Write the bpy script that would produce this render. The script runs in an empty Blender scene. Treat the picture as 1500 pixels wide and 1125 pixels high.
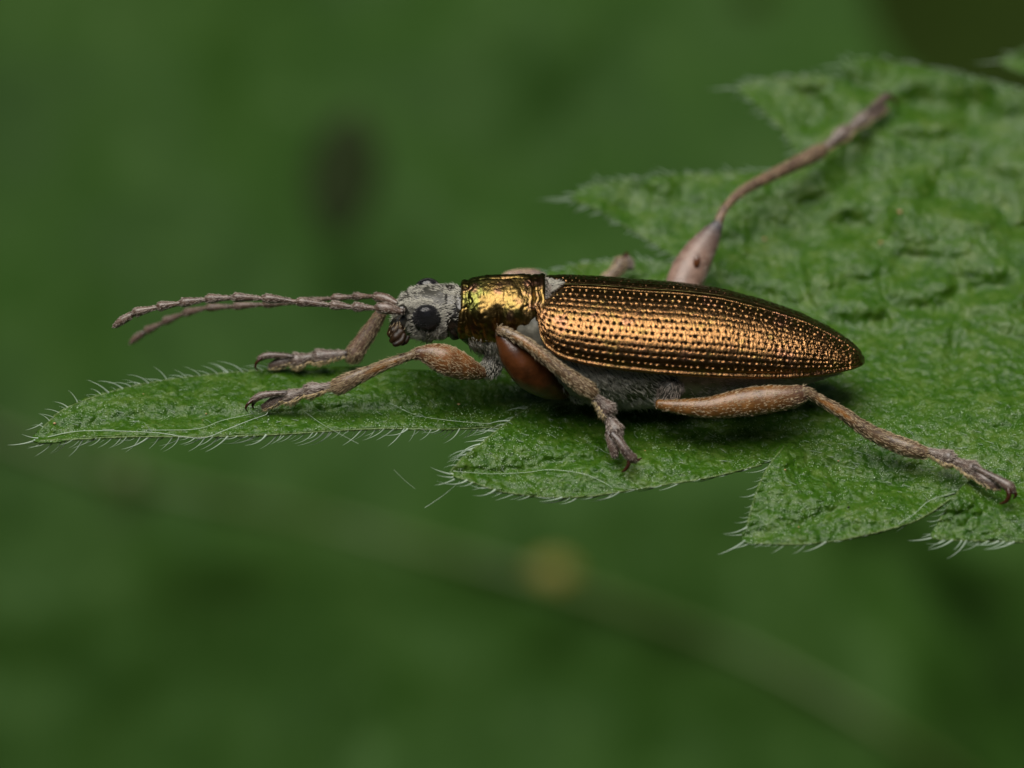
import bpy, math, random
import numpy as np
from mathutils import Vector, Matrix, Quaternion, geometry
random.seed(7); rng = np.random.default_rng(7)
PI = math.pi
# ---------------------------------------------------------------- camera, world, sun, exposure
C = bpy.context.scene.collection
sc = bpy.context.scene
EL = math.radians(25.0)                 # the camera looks 25 degrees down on the insect
ce, se = math.cos(EL), math.sin(EL)
D = 60.0                                # distance to the plane of the insect (1 unit = 1.4 mm)
R_, U_, F_ = np.array([1., 0, 0]), np.array([0, se, ce]), np.array([0, ce, -se])
CAM = -D * F_
cd = bpy.data.cameras.new('camera'); cam = bpy.data.objects.new('camera', cd); C.objects.link(cam)
cam.location = CAM.tolist()
cam.rotation_euler = (PI / 2 - EL, 0, 0)
cd.sensor_width = 72; cd.lens = 288.0; cd.clip_start = 1; cd.clip_end = 5000
cd.dof.use_dof = True; cd.dof.focus_distance = D - 0.65; cd.dof.aperture_fstop = 0.155
sc.camera = cam
SUN_EL, SUN_AZ = math.radians(70), math.radians(-33)     # stands over the camera's shoulder, a little to the left
w = bpy.data.worlds.new("World"); sc.world = w; w.use_nodes = True
nt = w.node_tree; sky = nt.nodes.new('ShaderNodeTexSky'); sky.sky_type = 'NISHITA'; sky.sun_disc = False
sky.sun_elevation = SUN_EL; sky.sun_rotation = PI + SUN_AZ
sky.air_density = 1.0; sky.dust_density = 3.0
nt.links.new(sky.outputs[0], nt.nodes['Background'].inputs[0]); nt.nodes['Background'].inputs[1].default_value = 0.05
sd = bpy.data.lights.new('sun', 'SUN'); sun = bpy.data.objects.new('sun', sd); C.objects.link(sun)
sd.energy = 4.8; sd.angle = math.radians(52); sd.color = (1.0, 0.95, 0.87)
sdir = Vector((math.sin(SUN_AZ) * math.cos(SUN_EL), -math.cos(SUN_AZ) * math.cos(SUN_EL), math.sin(SUN_EL)))
sun.rotation_euler = sdir.to_track_quat('Z', 'Y').to_euler()
sun.location = (0, 0, 40)
sc.view_settings.view_transform = 'Standard'; sc.view_settings.look = 'None'
sc.view_settings.gamma = 1; sc.view_settings.exposure = 0.0
sc.render.engine = 'CYCLES'; sc.cycles.use_denoising = True
sc.cycles.max_bounces = 6; sc.cycles.glossy_bounces = 3; sc.cycles.transmission_bounces = 4
sc.cycles.sample_clamp_indirect = 4

# ---------------------------------------------------------------- helpers
def P(px, py, d):                       # a point seen at px,py of the 1500 px photograph, d units beyond the insect's plane
    s = (D + d) / D
    return R_ * ((px - 750) / 100 * s) + U_ * ((562.5 - py) / 100 * s) + F_ * d
def PY(px, py, Y):                      # the same, on the upright plane y = Y
    r = P(px, py, 0) - CAM
    return CAM + r * ((Y - CAM[1]) / r[1])
def sstep(a, b, x):
    t = np.clip((np.asarray(x, float) - a) / (b - a), 0, 1); return t * t * (3 - 2 * t)
_tabs = {}
def vnoise(u, v, seed=0):
    if seed not in _tabs: _tabs[seed] = np.random.default_rng(seed + 100).uniform(-1, 1, (256, 256))
    T = _tabs[seed]; u = np.asarray(u, float); v = np.asarray(v, float)
    iu, iv = np.floor(u).astype(int), np.floor(v).astype(int); fu, fv = u - iu, v - iv
    fu = fu * fu * (3 - 2 * fu); fv = fv * fv * (3 - 2 * fv)
    a = T[iu % 256, iv % 256]; b = T[(iu + 1) % 256, iv % 256]; c = T[iu % 256, (iv + 1) % 256]; d = T[(iu + 1) % 256, (iv + 1) % 256]
    return (a * (1 - fu) + b * fu) * (1 - fv) + (c * (1 - fu) + d * fu) * fv
def spline(pts, n):                     # centripetal-ish Catmull-Rom through rows of numbers
    p = np.array(pts, float); p = np.vstack([2 * p[0] - p[1], p, 2 * p[-1] - p[-2]])
    m = len(p) - 3; out = []
    for t in np.linspace(0, m - 1e-9, n):
        i = int(t); f = t - i; a, b, c, d = p[i:i + 4]
        out.append(.5 * ((2 * b) + (c - a) * f + (2 * a - 5 * b + 4 * c - d) * f * f + (3 * b - a - 3 * c + d) * f ** 3))
    return np.array(out)
def tab(x, pts):
    p = np.array(pts, float); o = np.argsort(p[:, 0]); p = p[o]
    return np.interp(x, p[:, 0], p[:, 1])
def smtab(xs, pts, k=9):
    y = tab(xs, pts); ker = np.hanning(k + 2)[1:-1]; ker /= ker.sum(); yp = np.pad(y, k // 2, mode='reflect', reflect_type='odd')
    return np.convolve(yp, ker, 'valid')
def link(name, me, mats=(), parent=None):
    o = bpy.data.objects.new(name, me); C.objects.link(o)
    for m in (mats if isinstance(mats, (list, tuple)) else [mats]): me.materials.append(m)
    if parent: o.parent = parent
    return o
def mesh(name, V, Fc, mats, parent=None, smooth=True, uv=None, midx=None):
    me = bpy.data.meshes.new(name); V = np.asarray(V, float)
    me.vertices.add(len(V)); me.vertices.foreach_set('co', V.ravel())
    if isinstance(Fc, np.ndarray):
        k = Fc.shape[1]; n = len(Fc)
        me.loops.add(n * k); me.loops.foreach_set('vertex_index', Fc.astype(np.int32).ravel())
        me.polygons.add(n); me.polygons.foreach_set('loop_start', np.arange(0, n * k, k, dtype=np.int32))
    else:
        me.clear_geometry(); me.from_pydata(V.tolist(), [], Fc)
    me.update(calc_edges=True); me.validate()
    me.polygons.foreach_set('use_smooth', [smooth] * len(me.polygons))
    if uv is not None:
        l = me.uv_layers.new(name='UVMap'); li = np.empty(len(me.loops), np.int32); me.loops.foreach_get('vertex_index', li)
        l.data.foreach_set('uv', np.asarray(uv, float)[li].ravel())
    if midx is not None: me.polygons.foreach_set('material_index', np.asarray(midx, np.int32))
    me.update()
    return link(name, me, mats, parent)
def grid_faces(n, m, wrap=False):
    i, j = np.meshgrid(np.arange(n - 1), np.arange(m if wrap else m - 1), indexing='ij')
    a = i * m + j; b = i * m + (j + 1) % m; c = (i + 1) * m + (j + 1) % m; d = (i + 1) * m + j
    return np.stack([a, d, c, b], -1).reshape(-1, 4)
def thing(name, label, cat, loc=(0, 0, 0), group=None):
    o = bpy.data.objects.new(name, None); C.objects.link(o); o.empty_display_size = .2
    tag(o, label, cat, group); return o
def tag(o, label=None, cat=None, group=None, kind=None):
    if label: o['label'] = label
    if cat: o['category'] = cat
    if group: o['group'] = group
    if kind: o['kind'] = kind
    return o
def part(name, parent):
    o = bpy.data.objects.new(name, None); C.objects.link(o); o.parent = parent; o.empty_display_size = .1; return o
def grid_normals(G):
    du = np.gradient(G, axis=0); dv = np.gradient(G, axis=1); n = np.cross(du, dv)
    return n / (np.linalg.norm(n, axis=2, keepdims=True) + 1e-12)
def tube_grid(rows, n=40, m=18, flat=1.0, wob=0.0, seed=1, cap=True):
    # rows: px, py, depth, half width in px ; returns grid of points [n,m,3]
    s = spline(rows, n); pts = np.array([P(*r[:3]) for r in s]); rad = np.maximum(s[:, 3], .15) / 100
    t = np.gradient(pts, axis=0); t /= np.linalg.norm(t, axis=1, keepdims=True)
    a = np.cross(t, F_); a /= np.linalg.norm(a, axis=1, keepdims=True); b = np.cross(a, t)
    th = np.linspace(0, 2 * PI, m, endpoint=False)
    rr = rad[:, None] * np.ones(m)[None]
    if wob: rr = rr * (1 + wob * vnoise(np.arange(n)[:, None] * .9, th[None] * 3, seed))
    G = pts[:, None] + rr[..., None] * (np.cos(th)[None, :, None] * a[:, None] + flat * np.sin(th)[None, :, None] * b[:, None])
    if cap:
        for e, s1 in ((0, -1), (-1, 1)):
            ring = [pts[e] + s1 * t[e] * rad[e] * .55 * q + (G[e] - pts[e]) * math.sqrt(max(0, 1 - q * q)) for q in (.5, .85, .999)]
            G = np.concatenate([np.array(ring[::-1]), G]) if e == 0 else np.concatenate([G, np.array(ring)])
    return G
def grid_mesh(name, G, mat, parent, wrap=True, **k):
    n, m = G.shape[:2]
    u = np.repeat(np.arange(n) / n, m); v = np.tile(np.arange(m) / m, n)
    return mesh(name, G.reshape(-1, 3), grid_faces(n, m, wrap), mat, parent, uv=np.stack([u, v], 1), **k)
def spikes(name, base, direc, length, width, mat, parent, bend=0.0, label=None):
    # many fine hairs: three sided, two segments, bent a little
    base = np.asarray(base, float); n = len(base); d = direc / (np.linalg.norm(direc, axis=1, keepdims=True) + 1e-9)
    L = np.broadcast_to(length, n)[:, None]; W = np.broadcast_to(width, n)[:, None]
    a = np.cross(d, np.array([.3, .9, .2])); a /= np.linalg.norm(a, axis=1, keepdims=True) + 1e-9; b = np.cross(d, a)
    bd = rng.normal(0, 1, (n, 3)) * .12 + np.array([0, 0, bend])
    r0 = [base + W * (math.cos(q) * a + math.sin(q) * b) for q in (0, 2.094, 4.189)]
    mid = base + d * L * .55
    r1 = [mid + .7 * W * (math.cos(q) * a + math.sin(q) * b) for q in (0, 2.094, 4.189)]
    tip = base + d * L + bd * L * .8
    V = np.stack(r0 + r1 + [tip], 1).reshape(-1, 3)
    f = []
    for q in range(3):
        r = (q + 1) % 3; f += [[q, r, 3 + r], [q, 3 + r, 3 + q], [3 + q, 3 + r, 6]]
    Fc = (np.arange(n)[:, None, None] * 7 + np.array(f)[None]).reshape(-1, 3)
    o = mesh(name, V, Fc, mat, parent); o['kind'] = 'stuff'
    if label: o['label'] = label
    return o
def sample_grid(G, n, wmask=None, sd=0):
    r = np.random.default_rng(sd + 5); H = G
    c = (H[1:, 1:] + H[:-1, :-1]) / 2
    e1 = H[1:, 1:] - H[:-1, :-1]; e2 = H[1:, :-1] - H[:-1, 1:]; cr = np.cross(e1, e2); ar = np.linalg.norm(cr, axis=2)
    wt = ar.copy()
    if wmask is not None: wt = wt * wmask
    wt = wt.ravel() / wt.sum(); ix = r.choice(len(wt), n, p=wt); i, j = np.unravel_index(ix, ar.shape)
    fu, fv = r.random((n, 1)), r.random((n, 1))
    p = H[i, j] * (1 - fu) * (1 - fv) + H[i + 1, j] * fu * (1 - fv) + H[i, j + 1] * (1 - fu) * fv + H[i + 1, j + 1] * fu * fv
    nn = cr[i, j] / (ar[i, j][:, None] + 1e-12)
    t = H[i + 1, j] - H[i, j]; t /= np.linalg.norm(t, axis=1, keepdims=True) + 1e-12
    return p, nn, t
def tube_hair(name, G, n, L, wd, mat, parent, lift=.35, sd=0, under=None):
    GG = np.concatenate([G, G[:, :1]], 1); p, nn, t = sample_grid(GG, n, None, sd)
    c = G.mean(axis=1); k = np.argmin(((p[:, None] - c[None]) ** 2).sum(2), axis=1); out = p - c[k]; out /= np.linalg.norm(out, axis=1, keepdims=True) + 1e-9
    sg = np.sign((nn * out).sum(1))[:, None]; nn = nn * np.where(sg == 0, 1, sg)
    if under is not None:
        keep = (out @ U_) < under; p, nn, t = p[keep], nn[keep], t[keep]
    d = t + nn * lift + rng.normal(0, .15, p.shape)
    return spikes(name, p - nn * .003, d, rng.uniform(.6, 1.25, len(p)) * L, wd, mat, parent)

# ---------------------------------------------------------------- materials
class NB:
    def __init__(s, name):
        s.m = bpy.data.materials.new(name); s.m.use_nodes = True; s.t = s.m.node_tree; s.p = s.t.nodes['Principled BSDF']; s.o = s.t.nodes['Material Output']
    def n(s, typ, **k):
        x = s.t.nodes.new(typ)
        for a, b in k.items():
            if a in x.inputs: x.inputs[a].default_value = b
            else: setattr(x, a, b)
        return x
    def l(s, a, b): s.t.links.new(a, b)
    def noise(s, vec, scale, detail=4, rough=.55, dist=0):
        x = s.n('ShaderNodeTexNoise'); x.inputs['Scale'].default_value = scale; x.inputs['Detail'].default_value = detail
        x.inputs['Roughness'].default_value = rough; x.inputs['Distortion'].default_value = dist
        if vec is not None: s.l(vec, x.inputs['Vector'])
        return x.outputs['Fac']
    def ramp(s, fac, stops):
        x = s.n('ShaderNodeValToRGB'); e = x.color_ramp.elements
        while len(e) < len(stops): e.new(.5)
        for k, (p, c) in enumerate(stops): e[k].position = p; e[k].color = (*c, 1) if len(c) == 3 else c
        s.l(fac, x.inputs[0]); return x.outputs[0]
    def mix(s, fac, a, b, mode='MIX'):
        x = s.n('ShaderNodeMix'); x.data_type = 'RGBA'; x.blend_type = mode
        for v, i in ((fac, 0), (a, 6), (b, 7)):
            if hasattr(v, 'links') or hasattr(v, 'is_output'): s.l(v, x.inputs[i])
            else: x.inputs[i].default_value = v if i == 0 else (*v, 1)
        return x.outputs[2]
    def math(s, op, a, b=0.0):
        x = s.n('ShaderNodeMath'); x.operation = op
        for v, i in ((a, 0), (b, 1)):
            if hasattr(v, 'is_output'): s.l(v, x.inputs[i])
            else: x.inputs[i].default_value = v
        return x.outputs[0]
    def bump(s, h, strength, dist, prev=None):
        x = s.n('ShaderNodeBump'); x.inputs['Strength'].default_value = strength; x.inputs['Distance'].default_value = dist
        s.l(h, x.inputs['Height'])
        if prev: s.l(prev, x.inputs['Normal'])
        return x.outputs[0]
    def coord(s, which='Object', scale=None):
        c = s.n('ShaderNodeTexCoord').outputs[which]
        if scale:
            mp = s.n('ShaderNodeMapping'); mp.inputs['Scale'].default_value = scale; s.l(c, mp.inputs[0]); return mp.outputs[0]
        return c
    def set(s, **k):
        for a, v in k.items():
            i = s.p.inputs[a.replace('_', ' ')]
            if hasattr(v, 'is_output'): s.l(v, i)
            elif isinstance(v, tuple): i.default_value = (*v, 1)
            else: i.default_value = v

def leaf_material(name, deep, mid, pale, fine=1.0, spec=.5, transl=.25, rough=.21, cs=None):
    b = NB(name); co = b.coord('Object', (cs, cs, cs) if cs else None)
    big = b.noise(co, 2.1, 5, .6, .4); med = b.noise(co, 6.5, 5, .65, .3); sm = b.noise(co, 34, 4, .7)
    vo = b.n('ShaderNodeTexVoronoi'); vo.inputs['Scale'].default_value = 26; b.l(co, vo.inputs['Vector'])
    vo2 = b.n('ShaderNodeTexVoronoi'); vo2.inputs['Scale'].default_value = 62; b.l(co, vo2.inputs['Vector'])
    f = b.math('ADD', b.math('MULTIPLY', med, .6), b.math('MULTIPLY', sm, .4))
    f = b.math('ADD', b.math('MULTIPLY', big, .35), b.math('MULTIPLY', f, .65))
    col = b.ramp(f, [(.36, deep), (.50, mid), (.64, pale)])
    # small pale wax flecks
    fl = b.ramp(b.math('MULTIPLY', b.noise(co, 55, 3, .7), b.noise(co, 11, 3, .6)), [(.30, (0, 0, 0)), (.40, (1, 1, 1))])
    col = b.mix(b.math('MULTIPLY', fl, .5), col, tuple(min(1, c * 1.5 + .02) for c in pale))
    vo3 = b.n('ShaderNodeTexVoronoi'); vo3.inputs['Scale'].default_value = 11; vo3.feature = 'SMOOTH_F1'; b.l(co, vo3.inputs['Vector'])
    bn = b.bump(b.math('SUBTRACT', 1.0, vo3.outputs['Distance']), .5 * fine, .06)
    bn = b.bump(b.math('SUBTRACT', 1.0, vo.outputs['Distance']), .35 * fine, .02, bn)
    bn = b.bump(b.math('SUBTRACT', 1.0, vo2.outputs['Distance']), .12 * fine, .012, bn)
    bn = b.bump(med, .6 * fine, .06, bn); bn = b.bump(b.noise(co, 22, 2, .6), .5 * fine, .02, bn)
    b.set(Base_Color=col, Roughness=b.math('ADD', rough, b.math('MULTIPLY', sm, .2)), Normal=bn)
    b.p.inputs['Specular IOR Level'].default_value = spec
    tr = b.n('ShaderNodeBsdfTranslucent'); b.l(col, tr.inputs[0]); ms = b.n('ShaderNodeMixShader'); ms.inputs[0].default_value = transl
    b.l(b.p.outputs[0], ms.inputs[1]); b.l(tr.outputs[0], ms.inputs[2]); b.l(ms.outputs[0], b.o.inputs[0])
    return b.m
M = {}
M['leaf'] = leaf_material('nettle leaf', (.014, .066, .002), (.038, .108, .004), (.102, .170, .030), 1.0, .42)
def bronze(name, c_face, c_mid, c_edge, irid=None, rough=.19, wr=(60, 14, 1), wstr=.9, wdist=.01):
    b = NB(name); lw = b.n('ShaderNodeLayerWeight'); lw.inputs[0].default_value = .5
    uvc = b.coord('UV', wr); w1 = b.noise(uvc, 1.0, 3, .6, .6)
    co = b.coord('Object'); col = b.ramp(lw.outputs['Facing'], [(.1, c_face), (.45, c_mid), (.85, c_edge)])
    if irid:
        for c, sc_, lo in irid:
            k = b.ramp(b.noise(co, sc_, 2, .5), [(lo, (0, 0, 0)), (lo + .12, (1, 1, 1))]); col = b.mix(b.math('MULTIPLY', k, .75), col, c)
    tn = b.noise(co, 30, 3, .6); col = b.mix(b.math('MULTIPLY', tn, .35), col, tuple(c * .55 for c in c_mid))
    bn = b.bump(w1, wstr, wdist); bn = b.bump(b.noise(co, 70, 2, .6), .3, .006, bn)
    at = b.n('ShaderNodeAttribute'); at.attribute_name = 'pit'; col = b.mix(at.outputs['Fac'], col, (.012, .010, .004))  # dark put into the pit colour, countering orange light bounced between their walls
    b.set(Base_Color=col, Metallic=1.0, Roughness=b.math('ADD', rough + (.07 if 'pronotum' in name else 0), b.math('MULTIPLY', tn, .12)), Normal=bn)
    return b.m
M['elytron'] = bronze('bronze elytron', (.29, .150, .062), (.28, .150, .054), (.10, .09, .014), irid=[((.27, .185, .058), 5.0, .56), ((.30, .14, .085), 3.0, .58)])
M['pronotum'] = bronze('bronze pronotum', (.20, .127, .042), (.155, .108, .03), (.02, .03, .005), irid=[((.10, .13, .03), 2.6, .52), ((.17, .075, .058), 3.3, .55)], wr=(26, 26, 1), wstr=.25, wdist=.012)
def chitin(name, c1, c2, rough=.35, scale=5, spec=.5, bs=.4, metal=0.0, stripe=None, joint=False, distal=None):
    b = NB(name); co = b.coord('Object'); f = b.noise(co, scale, 4, .6)
    col = b.ramp(f, [(.35, c1), (.62, c2)]); bn = b.bump(b.noise(co, 28, 2, .5), bs * .6, .012)
    if distal:
        ud = b.n('ShaderNodeSeparateXYZ'); b.l(b.coord('UV'), ud.inputs[0])
        dm = b.ramp(b.math('ADD', ud.outputs[0], b.math('MULTIPLY', b.math('SUBTRACT', f, .5), .5)), [(.62, (0, 0, 0)), (.85, (1, 1, 1))]); col = b.mix(dm, col, distal)
    if joint:
        ux = b.n('ShaderNodeSeparateXYZ'); b.l(b.coord('UV'), ux.inputs[0])
        jm = b.ramp(ux.outputs[0], [(.10, (1, 1, 1)), (.26, (0, 0, 0)), (.80, (0, 0, 0)), (.9, (.0, .0, .0))]); col = b.mix(jm, col, (.018, .010, .007))
    if stripe:
        uvn = b.n('ShaderNodeSeparateXYZ'); b.l(b.coord('UV'), uvn.inputs[0]); a_ = b.math('MULTIPLY', uvn.outputs[1], 2 * PI)
        s2 = b.math('ABSOLUTE', b.math('SINE', a_)); c2 = b.math('ABSOLUTE', b.math('COSINE', a_))
        mid = b.ramp(b.math('MULTIPLY', b.math('SINE', b.math('MINIMUM', b.math('MULTIPLY', uvn.outputs[0], PI * 1.35), PI)), s2), [(.80, (0, 0, 0)), (.95, (1, 1, 1))])
        col = b.mix(mid, col, stripe); dl = b.ramp(c2, [(.80, (0, 0, 0)), (.90, (1, 1, 1)), (.97, (.3, .3, .3))]); col = b.mix(b.math('MULTIPLY', dl, .75), col, (.012, .008, .006))
    b.set(Base_Color=col, Roughness=rough, Normal=bn, Metallic=metal); b.p.inputs['Specular IOR Level'].default_value = spec
    return b.m
M['leg'] = chitin('brown leg', (.055, .034, .024), (.14, .085, .055), .42)
M['leg_grey'] = chitin('grey brown joint', (.040, .027, .021), (.105, .072, .056), .36, 9, .6, .4, joint=True)
M['femur_red'] = chitin('dark red femur', (.030, .010, .003), (.088, .028, .008), .28, 4)
M['femur'] = chitin('rusty femur', (.09, .036, .011), (.18, .074, .023), .30, 4, distal=(.07, .035, .022))
M['femur2'] = chitin('amber femur', (.09, .038, .010), (.19, .085, .022), .34, 4, distal=(.045, .028, .028))
M['tibia'] = chitin('streaked shin', (.055, .034, .019), (.13, .08, .042), .33, 9, .6, .4, 0, (.20, .085, .016))
M['pale_leg'] = chitin('pale brown far leg', (.13, .08, .06), (.24, .155, .12), .4, 4, distal=(.06, .055, .06))
M['antenna'] = chitin('brown antenna', (.050, .031, .023), (.125, .082, .060), .36, 9, .6, .4, joint=True)
M['black'] = chitin('black cuticle', (.006, .006, .005), (.02, .017, .013), .22, 6)
M['silver'] = chitin('grey cuticle', (.018, .017, .012), (.055, .052, .04), .5, 6)
M['thorax'] = chitin('grey thorax', (.05, .05, .038), (.13, .125, .10), .5, 6)
M['belly'] = chitin('olive grey belly', (.12, .12, .075), (.25, .23, .17), .45, 7)
M['eye'] = chitin('black eye', (.003, .003, .004), (.005, .005, .006), .16, 3, .4, .0)
M['facet'] = chitin('eye facet', (.002, .002, .003), (.004, .004, .005), .1, 3, .35, .0)
M['claw'] = chitin('dark red claw', (.02, .007, .004), (.05, .016, .008), .2, 5)
M['mouth'] = chitin('dark mouthparts', (.006, .004, .002), (.030, .015, .006), .42, 9, .25)
def hairmat(name, c, tr=.35, rough=.4):
    b = NB(name); b.set(Base_Color=c, Roughness=rough); t = b.n('ShaderNodeBsdfTranslucent'); t.inputs[0].default_value = (*c, 1)
    ms = b.n('ShaderNodeMixShader'); ms.inputs[0].default_value = tr; b.l(b.p.outputs[0], ms.inputs[1]); b.l(t.outputs[0], ms.inputs[2]); b.l(ms.outputs[0], b.o.inputs[0]); return b.m
M['hair_white'] = hairmat('silver hair', (.66, .64, .56)); M['hair_gold'] = hairmat('golden hair', (.62, .50, .32))
M['hair_grey'] = hairmat('grey hair', (.52, .45, .39)); M['pad'] = hairmat('cream pad hair', (.85, .70, .42))
M['leaf_hair'] = hairmat('leaf hair', (.42, .53, .42), .4, .3); M['silk'] = hairmat('silk', (.5, .6, .5), .3, .25)
M['gland_glint'] = hairmat('glistening gland', (.46, .60, .40), .3, .15); M['tan'] = hairmat('tan speck', (.5, .33, .16), .2, .5)

# ---------------------------------------------------------------- setting: ground, far leaf, undergrowth
def simple_sheet(name, c1, c2, scale):
    b = NB(name); co = b.coord('Object'); b.set(Base_Color=b.ramp(b.noise(co, scale, 5, .6), [(.35, c1), (.65, c2)]), Roughness=.8); b.p.inputs['Specular IOR Level'].default_value = .1; return b.m
gm = simple_sheet('dark soil', (.05, .06, .008), (.10, .11, .018), .05)
n = 60; gx = np.linspace(-1, 1, n); X, Y = np.meshgrid(np.sign(gx) * gx ** 2 * 2500, np.sign(gx) * gx ** 2 * 2500, indexing='ij')
Z = -75 + 4 * vnoise(X / 60 + 50, Y / 60 + 50, 3)
mesh('ground', np.stack([X, Y, Z], -1).reshape(-1, 3), grid_faces(n, n)[:, ::-1], gm)['kind'] = 'structure'

def cdt_mesh(outline, dens, hole=None):
    # triangles inside an outline; dens(px,py)->spacing
    out = [Vector(p) for p in outline]; n = len(out); ed = [(i, (i + 1) % n) for i in range(n)]
    A = np.array(outline); x0, y0 = A.min(0); x1, y1 = A.max(0); pts = []
    sp = dens; xs = np.arange(x0, x1, sp); ys = np.arange(y0, y1, sp * .866)
    gx, gy = np.meshgrid(xs, ys); gx = gx + (np.arange(len(ys)) % 2)[:, None] * sp / 2
    gx = (gx + rng.uniform(-.12, .12, gx.shape) * sp).ravel(); gy = (gy + rng.uniform(-.12, .12, gy.shape) * sp).ravel()
    ins = np.zeros(len(gx), bool); j = n - 1
    for i in range(n):
        xi, yi = A[i]; xj, yj = A[j]
        with np.errstate(divide='ignore', invalid='ignore'):
            ins ^= ((yi > gy) != (yj > gy)) & (gx < (xj - xi) * (gy - yi) / (yj - yi + 1e-12) + xi)
        j = i
    gx, gy = gx[ins], gy[ins]
    md = np.full(len(gx), 1e9)
    for i in range(n): md = np.minimum(md, (gx - A[i][0]) ** 2 + (gy - A[i][1]) ** 2)
    k = md > (sp * .55) ** 2; pts = [Vector((a, b)) for a, b in zip(gx[k], gy[k])]
    vs, es, fs, *_ = geometry.delaunay_2d_cdt(out + pts, ed, [], 1, 1e-4)
    return np.array([tuple(v) for v in vs]), np.array([tuple(f) for f in fs if len(f) == 3])
def closed(pts, step):
    p = [np.array(q, float) for q in pts]; n = len(p); out = []
    for i in range(n):
        a, b, c, d = p[i - 1], p[i], p[(i + 1) % n], p[(i + 2) % n]
        m = max(1, int(np.linalg.norm(c - b) / step))
        for t in np.arange(m) / m:
            out.append(.5 * ((2 * b) + (c - a) * t + (2 * a - 5 * b + 4 * c - d) * t * t + (3 * b - a - 3 * c + d) * t ** 3))
    return np.array(out)

def poly_dist(px, py, line):
    best = np.full(px.shape, 1e9)
    for (x0, y0), (x1, y1) in zip(line[:-1], line[1:]):
        dx, dy = x1 - x0, y1 - y0; t = np.clip(((px - x0) * dx + (py - y0) * dy) / (dx * dx + dy * dy), 0, 1)
        best = np.minimum(best, np.hypot(px - x0 - t * dx, py - y0 - t * dy))
    return best
# a broad leaf hanging 25 units behind, far out of focus
bg = leaf_material('far leaf', (.013, .040, .005), (.022, .060, .008), (.033, .076, .013), .4, .07, .12, .5, .07)
FO = closed([(-900, -900), (300, -1100), (1180, -500), (1262, -60), (1290, 60), (1400, 150), (1700, 200), (2400, 500), (2500, 1500), (1700, 2300), (500, 2400), (-700, 2000), (-1200, 900)], 60)
vv, ff = cdt_mesh(FO, 16); px, py = vv.T
droop = lambda y: np.where(np.asarray(y, float) < 560, (np.asarray(y, float) - 560) / 100 * 1.2, 3.0 * (1 - np.exp(-np.maximum(np.asarray(y, float) - 560, 0) / 250)))
FV = [[(-200, 560), (150, 690), (500, 770), (950, 900), (1250, 1040), (1700, 1330)], [(350, 100), (500, 420), (650, 700), (830, 850)], [(900, 100), (980, 500), (950, 900)], [(1290, 800), (1400, 950), (1500, 1130), (1600, 1500)], [(100, -100), (200, 300), (300, 700)], [(600, 1500), (500, 1100), (430, 750)]]
dp = 46 - droop(py) + 1.0 * vnoise(px / 260 + 20, py / 260 + 20, 4) + .25 * vnoise(px / 90 + 20, py / 90 + 20, 5)
for k_, l_ in enumerate(FV): dp = dp + (0 if k_ != 3 else 1.6) * np.exp(-(poly_dist(px, py, l_) / (26 if k_ != 3 else 60)) ** 2)
cen = vv[ff].mean(1); hole0 = ((cen[:, 0] - 507 - .12 * (250 - cen[:, 1])) / 37) ** 2 + ((cen[:, 1] - 255) / 72) ** 2 < 1 + .15 * np.sin(cen[:, 1] / 9)
hole = ((cen[:, 0] - 1105) / 26) ** 2 + ((cen[:, 1] + 4) / 20) ** 2 < 1
ff = ff[~hole]
far_leaf = thing('broad_leaf', 'huge out of focus green leaf filling the backdrop behind the beetle', 'leaf')
mesh('blade', np.array([P(a, b, c) for a, b, c in zip(px, py, dp)]), ff[:, ::-1], bg, far_leaf)
vm = chitin('yellow green vein', (.040, .074, .011), (.055, .088, .014), .5, .3)
for k_, l_ in enumerate(FV):
    if k_ != 0: continue
    s_ = spline([(a, b, 0) for a, b in l_], 50)
    zz = 46 - droop(s_[:, 1]) + 1.0 * vnoise(s_[:, 0] / 260 + 20, s_[:, 1] / 260 + 20, 4) - .5
    grid_mesh('vein', tube_grid([(a, b, c + .3, 12) for (a, b, _), c in zip(s_, zz)], 60, 8), vm, far_leaf)
sp_ = chitin('ochre gall', (.13, .12, .014), (.20, .17, .025), .6, 2)
G = tube_grid([(775, 838, 43.4, 6), (790, 838, 43.3, 30), (812, 840, 43.2, 42), (832, 841, 43.3, 30), (845, 842, 43.4, 6)], 14, 16, .6)
grid_mesh('gall', G, sp_, far_leaf)
G = tube_grid([(150, 690, 43.6, 5), (170, 695, 43.4, 30), (195, 700, 43.4, 34), (215, 706, 43.6, 5)], 14, 16, .4); grid_mesh('gall', G, vm, far_leaf)
dk = simple_sheet('dark shade-painted leaf', (.014, .028, .0015), (.020, .040, .003), .1)  # added leaf; its dark colour stands in for deep shade behind
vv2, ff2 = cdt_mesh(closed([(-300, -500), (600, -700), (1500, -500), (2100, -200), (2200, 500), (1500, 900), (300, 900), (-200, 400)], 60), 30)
o = mesh('shade_painted_leaf', np.array([P(a, b, 78 + 4 * float(vnoise(a / 300 + 9, b / 300 + 9, 8)) + .01 * (560 - b)) for a, b in vv2]), ff2[:, ::-1], dk); tag(o, 'very dark shade-painted leaf deep behind, showing at the top right corner', 'leaf')
bl = chitin('dark olive blotch', (.008, .016, .003), (.014, .024, .005), .7, 1, .1)  # dark patch in place of a hole, its shade put into the colour
for rw in ([(520, 160, 45.8, 8), (514, 195, 45.5, 66), (506, 240, 45.5, 92), (498, 290, 45.4, 84), (492, 330, 45.3, 50), (488, 350, 45.3, 6)],): grid_mesh('hole_patch', tube_grid(rw, 24, 18, .15), bl, far_leaf)
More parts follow.
